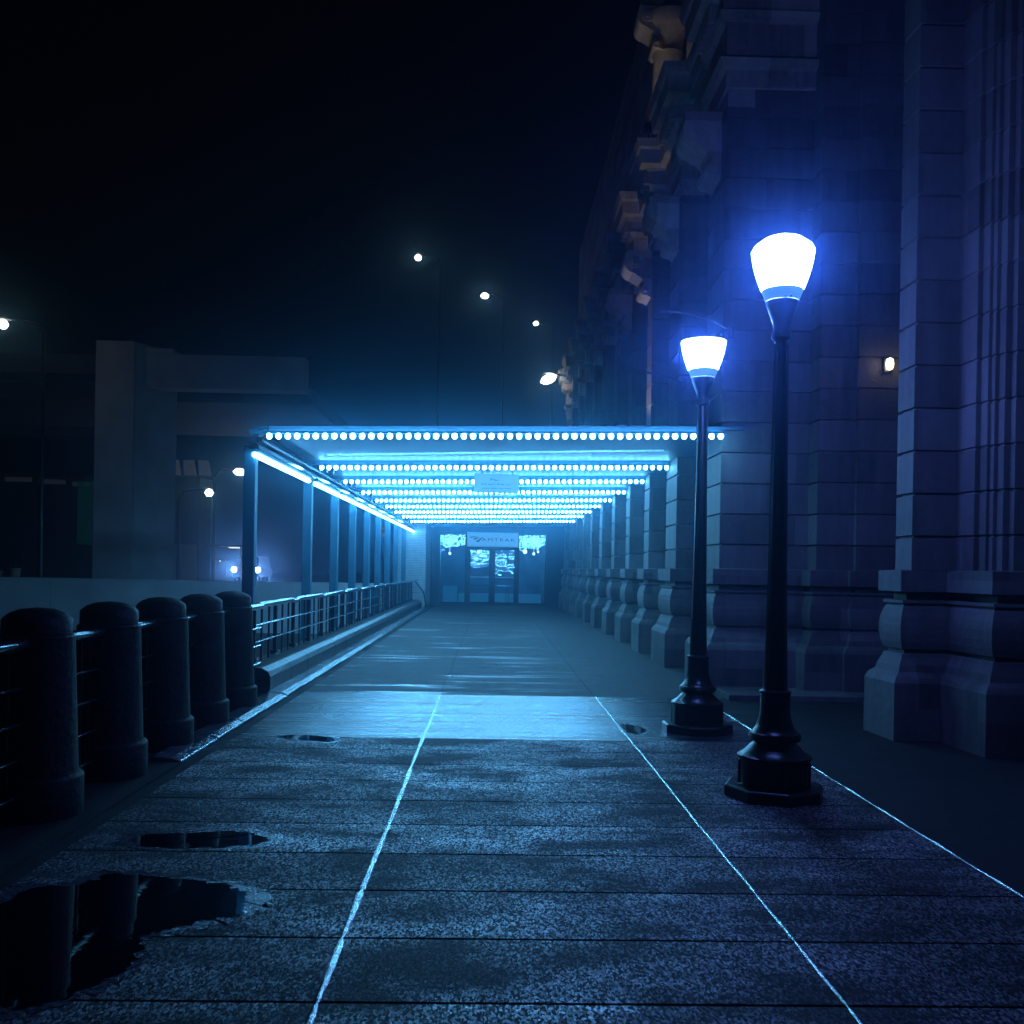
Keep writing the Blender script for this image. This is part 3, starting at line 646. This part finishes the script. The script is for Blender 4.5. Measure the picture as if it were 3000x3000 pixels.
# ------------------------------------------------------------------ lantern posts
def lamp_post(loc, label):
    t = thing('lamp_post', label, 'lamp post', loc, 0, 'black lantern posts')
    bm = B(); lathe(bm, [(.36, 0), (.36, .07), (.345, .085), (.25, .085)], seg=8); obj('base_plate', bm, M_BLACK, t, bevel=.006)
    bm = B(); lathe(bm, [(.25, .085), (.25, .27), (.262, .28), (.262, .295), (.235, .305), (.205, .33), (.168, .37), (.152, .385), (.15, .395), (.178, .405), (.188, .43), (.178, .455), (.16, .462), (.135, .50), (.118, .55), (.108, .60), (.106, .73), (.112, .74), (.112, .755), (.09, .77)], seg=32)
    for k in range(12):   # ribs on the drum
        a = k*math.pi/6; x, y = .25*math.cos(a), .25*math.sin(a); tube(bm, [(x, y, .09), (x, y, .26)], .012, 6)
    obj('base', bm, M_BLACK, t, smooth=True)
    bm = B(); lathe(bm, [(.086, .77), (.068, 1.5), (.053, 2.6), (.046, 3.28), (.07, 3.30), (.07, 3.34), (.058, 3.36), (.062, 3.40), (.085, 3.47), (.112, 3.54), (.118, 3.565)], seg=24)
    for k in range(10):
        a = k*math.pi/5; tube(bm, [(.080*math.cos(a), .080*math.sin(a), .8), (.065*math.cos(a), .065*math.sin(a), 1.5), (.045*math.cos(a), .045*math.sin(a), 3.26)], .007, 5)
    obj('pole', bm, M_BLACK, t, smooth=True)
    bm = B(); lathe(bm, [(.117, 3.567), (.148, 3.645)], seg=32, cap=False); obj('lower_glass', bm, M_LOWG, t, smooth=True)
    bm = B(); lathe(bm, [(.149, 3.648), (.182, 3.74), (.205, 3.82), (.218, 3.89), (.222, 3.925)], seg=32, cap=False); obj('lit_glass', bm, M_LAMP, t, smooth=True)
    bm = B(); lathe(bm, [(.0, 3.60), (.02, 3.60), (.05, 3.64), (0, 3.70)], .02, 0, 8); tube(bm, [(.028, -.11, 3.57), (.012, -.10, 3.72)], [.012, .002], 6); tube(bm, [(-.012, -.11, 3.57), (-.004, -.10, 3.71)], [.012, .002], 6); obj('holder', bm, M_BLACK, t)
    bm = B(); lathe(bm, [(.238, 3.928), (.238, 3.945), (.12, 3.965), (.0, 3.975)], seg=32); obj('cap', bm, M_BLACK, t, smooth=True)
    return t
near = lamp_post((2.07, 6.86, 0), 'nearer black lantern post, glowing brightest with a broad halo')
far = dup(near, (2.11, 9.62, 0), 'farther black lantern post standing beside the first stone pier', .4)

for c in list(near.children):
    if c.name.split('.')[0] == 'cap': bpy.data.objects.remove(c)
bm = B(); lathe(bm, [(.2225, 3.926), (.205, 3.96), (.14, 4.01), (.06, 4.04), (0, 4.045)], seg=32, cap=False); obj('lit_dome', bm, M_LAMP, near, smooth=True)
# ------------------------------------------------------------------ left background
bm = B()
for x0, x1 in ((-60, -16.42), (-16.4, -11.2), (-11.18, -3.45)): box(bm, x0, x1, 36, 36.35, -1.2, .93)
box(bm, -60, -3.45, 35.97, 36.38, .932, .98)
tag(obj('parapet_wall', bm, M_WALLP, bevel=.01), 'long pale concrete parapet wall behind the bollards and railing', 'wall')

ov = thing('overpass', 'dark concrete overpass with one broad square column and a ribbed beam', 'overpass', (-17.6, 45, 0))
bm = B(); box(bm, -1.0, .78, 0, 2.6, -.1, 11.95); obj('column', bm, M_CONC, ov, bevel=.03)
bm = B(); prism(bm, [(.8, .2), (1.95, 2.6), (.8, 2.6)], 'z', 0, 11.95); obj('column_face', bm, M_CONC, ov)
bm = B(); box(bm, 1.0, 8.6, .6, 1.6, 9.9, 11.5)
for k in range(18): box(bm, 1.6, 8.6, .56, .60, 9.93+k*.088, 9.975+k*.088)
obj('beam', bm, M_CONC, ov)
bm = B(); box(bm, .7, 2.4, .5, 1.7, 11.5, 11.75); obj('bearing_block', bm, M_CONC, ov)
bm = B(); box(bm, -26, 8.6, 2.7, 15, 9.6, 10.4); box(bm, -26, -1.1, .6, 2.6, 10.5, 11.4); box(bm, -26, -1.1, 1.5, 2.6, 7.6, 8.1); obj('deck', bm, M_CONC_D, ov)

sh = thing('roadside_building', 'low dark building with lit clerestory panels and a pale door panel behind the overpass column', 'building', (-18, 55, 0))
bm = B(); box(bm, -16, 1.3, .0, 2.2, 0, 6.6); obj('wall', bm, mat('brown_render', (.10, .09, .08), .9, 0, .2, 1), sh)
bm = B()
for k in range(4): prism(bm, [(-1.3+k*.85, 6.65), (-.6+k*.85, 6.65), (-.75+k*.85, 7.5), (-1.35+k*.85, 7.5)], 'y', -.05, 0)
obj('clerestory', bm, emat('dim_panel', (.75, .8, .9), .022, (.3, .3, .3)), sh)
bm = B(); box(bm, -1.15, 1.2, -.06, -.01, 0.1, 2.7); obj('door_panel', bm, mat('beige_panel', (.30, .29, .24), .8), sh)
bm = B(); box(bm, -1.2, 1.25, -.12, -.01, 2.72, 2.86); obj('door_hood', bm, M_CONC_D, sh)
bm = B(); box(bm, -5.6, -4.75, -.05, -.01, 2.6, 6.2); obj('green_window', bm, emat('dim_green', (.05, .6, .4), .012, (.02, .1, .08)), sh)
bm = B()
for k in range(6): box(bm, -13.5+k*1.9, -12.0+k*1.9, -.05, -.01, 6.3-k*.1, 6.55-k*.1)
obj('fascia_panel', bm, emat('dim_fascia', (.6, .65, .8), .012, (.3, .3, .3)), sh)

for (x, h, lab) in ((-20.9, .75, 'pale round planter pot with a thin bare sapling'), (-21.9, .62, 'wide pale planter at the far left with a thin sapling')):
    t = thing('planter', lab, 'planter', (x, 42.5, .02)); ww = .22 if x > -21 else .4
    bm = B(); lathe(bm, [(ww*.6, 0), (ww, h*.9), (ww*1.05, h), (ww*.9, h), (ww*.85, h*.9)], seg=16); 
    for v in bm.verts: v.co.z += .5
    lathe(bm, [(ww*.3, 0), (ww*.3, .5)], seg=10); obj('pot', bm, M_TERRA, t, smooth=True)
    bm = B(); tube(bm, [(0, 0, h+.4), (.05, 0, h+1.6), (.1, 0, h+2.6)], [.03, .02, .012], 6)
    for k in range(7): a = rnd.random()*6.28; z = h+1.5+k*.18; tube(bm, [(.07, 0, z), (.07+.4*math.cos(a), .4*math.sin(a), z+.4)], [.012, .004], 5)
    obj('trunk', bm, M_BARK, t)

# distant street lamps
def street_lamp(x, y, z, r, label, flat=1.0, side=1, tilt=0.0):
    t = thing('street_lamp', label, 'street lamp', (x, y, 0), 0, 'far street lamps')
    bm = B(); q = side; tube(bm, [(1.6*q, .2, 0), (1.6*q, .2, z-.3), (1.3*q, .1, z+.1), (0.0, 0, z+r*flat+.06)], [.11, .08, .06, .05], 8); obj('pole', bm, M_BLACK, t, smooth=True)
    bm = B(); lathe(bm, [(0, -r*flat), (r*.6, -r*flat*.8), (r, 0), (r*.6, r*flat*.8), (0, r*flat)], 0, 0, 14); o = obj('luminaire', bm, M_WHITE_L, t, smooth=True); o.location = (0, 0, z); o.rotation_euler = (0, R(tilt), 0)
    bm = B(); lathe(bm, [(r*.7, r*flat+.02), (r*.4, r*flat+.08), (0, r*flat+.1)], 0, 0, 12); o = obj('hood', bm, M_BLACK, t); o.location = (0, 0, z)
    return t
street_lamp(-5.71, 70, 24.25, .26, 'small white street lamp high in the sky, uppermost of the descending line', .8)
street_lamp(-.91, 80, 24.43, .36, 'small flattened white street lamp, second in the descending line', .6)
street_lamp(3.80, 89, 24.54, .27, 'smallest white street lamp, third in the descending line', .7)
street_lamp(2.28, 40, 9.60, .37, 'large bright oval lamp just above the canopy roof', .5, 1, -24)
street_lamp(-20.36, 40, 11.37, .22, 'white street lamp at the left edge of the picture above the overpass', .9)
street_lamp(-15.78, 60, 7.37, .40, 'flat oval white street lamp left of the first canopy post, upper one', .5, -1)
street_lamp(-14.7, 50, 5.30, .22, 'round white street lamp left of the first canopy post, lower one', .9, -1)
street_lamp(-37.5, 130, 2.15, .10, 'tiny distant white light left of the van headlights', .8)
street_lamp(-36.6, 130, 2.0, .07, 'tiniest distant white light near the van', .8)

# van with headlights
vn = thing('van', 'dark van facing the camera with both headlights shining', 'van', (-21.90, 86, .02))
bm = B(); prism(bm, [(-1.2, .5), (-1.22, 1.0), (-1.18, 1.25), (-1.08, 1.35), (-.98, 2.2), (-.84, 2.35), (.84, 2.35), (.98, 2.2), (1.08, 1.35), (1.18, 1.25), (1.22, 1.0), (1.2, .5)], 'y', .6, 4.8); prism(bm, [(-1.2, .45), (-1.2, 1.32), (1.2, 1.32), (1.2, .45)], 'y', 0, .6)
obj('body', bm, M_BLACK, vn, bevel=.06)
bm = B(); box(bm, -.78, .78, .56, .6, 1.36, 1.95); obj('windscreen', bm, M_DARK, vn)
for x in (-1.05, 1.05):
    bm = B(); tube(bm, [(x, -.03, 1.14), (x, .02, 1.14)], .20, 16); obj('headlight', bm, M_HEAD, vn)
for x in (-1.08, 1.08):
    for y in (.9, 3.9): bm = B(); tube(bm, [(x-.1, y, .34), (x+.1, y, .34)], .34, 20); obj('wheel', bm, M_BLACK, vn)
bm = B(); box(bm, -.6, .6, -.03, 0, .62, .9); obj('grille', bm, M_DARK, vn)

# diamond road sign
rs = thing('road_sign', 'small diamond road sign seen between the fifth and sixth canopy posts', 'road sign', (-6.73, 60, 0))
bm = B(); tube(bm, [(0, .03, 0), (0, .03, 3.5)], .03); obj('post', bm, M_BLACK, rs)
bm = B(); prism(bm, [(-.34, 3.83), (0, 3.49), (.34, 3.83), (0, 4.17)], 'y', -.01, .0); obj('plate', bm, emat('glowing_orange', (1, .75, .45), .10, (.5, .35, .2)), rs)  # plate glows slightly in place of light reflected off it
bm = B(); prism(bm, [(-.16, 3.83), (0, 3.67), (.16, 3.83), (0, 3.99)], 'y', -.02, -.011); obj('symbol', bm, M_BLACK, rs)

# low lit canopy tube far away
tb = thing('bus_shelter', 'faint bus shelter with a short lit tube behind the parapet', 'shelter', (-17.6, 62, 0))
bm = B(); box(bm, -1.5, 1.5, 0, 1.4, 2.75, 2.85); 
for x in (-1.45, 1.4): box(bm, x, x+.06, 0.02, .08, 0.02, 2.75); box(bm, x, x+.06, 1.3, 1.36, .02, 2.75)
obj('frame', bm, M_CONC_D, tb)
bm = B(); tube(bm, [(.7, -.03, 2.68), (1.4, -.03, 2.68)], .025); obj('tube', bm, emat('shelter_tube', (1, .95, .9), 2.5), tb)

# ------------------------------------------------------------------ haze, added to give the lamps a bloom-like halo
bm = B(); box(bm, -95, 65, -25, 270, -2.2, 30)
hz = obj('haze', bm, M_BLACK); hz['kind'] = 'stuff'
mh = bpy.data.materials.new('halo_mist'); mh.use_nodes = True; n = mh.node_tree.nodes; n.remove(n['Principled BSDF'])
pv_ = n.new('ShaderNodeVolumePrincipled'); pv_.inputs['Color'].default_value = (0.26, 0.64, 1, 1); pv_.inputs['Density'].default_value = 0.0054; pv_.inputs['Anisotropy'].default_value = 0.94
mh.node_tree.links.new(pv_.outputs[0], n['Material Output'].inputs['Volume'])
hz.data.materials.clear(); hz.data.materials.append(mh)
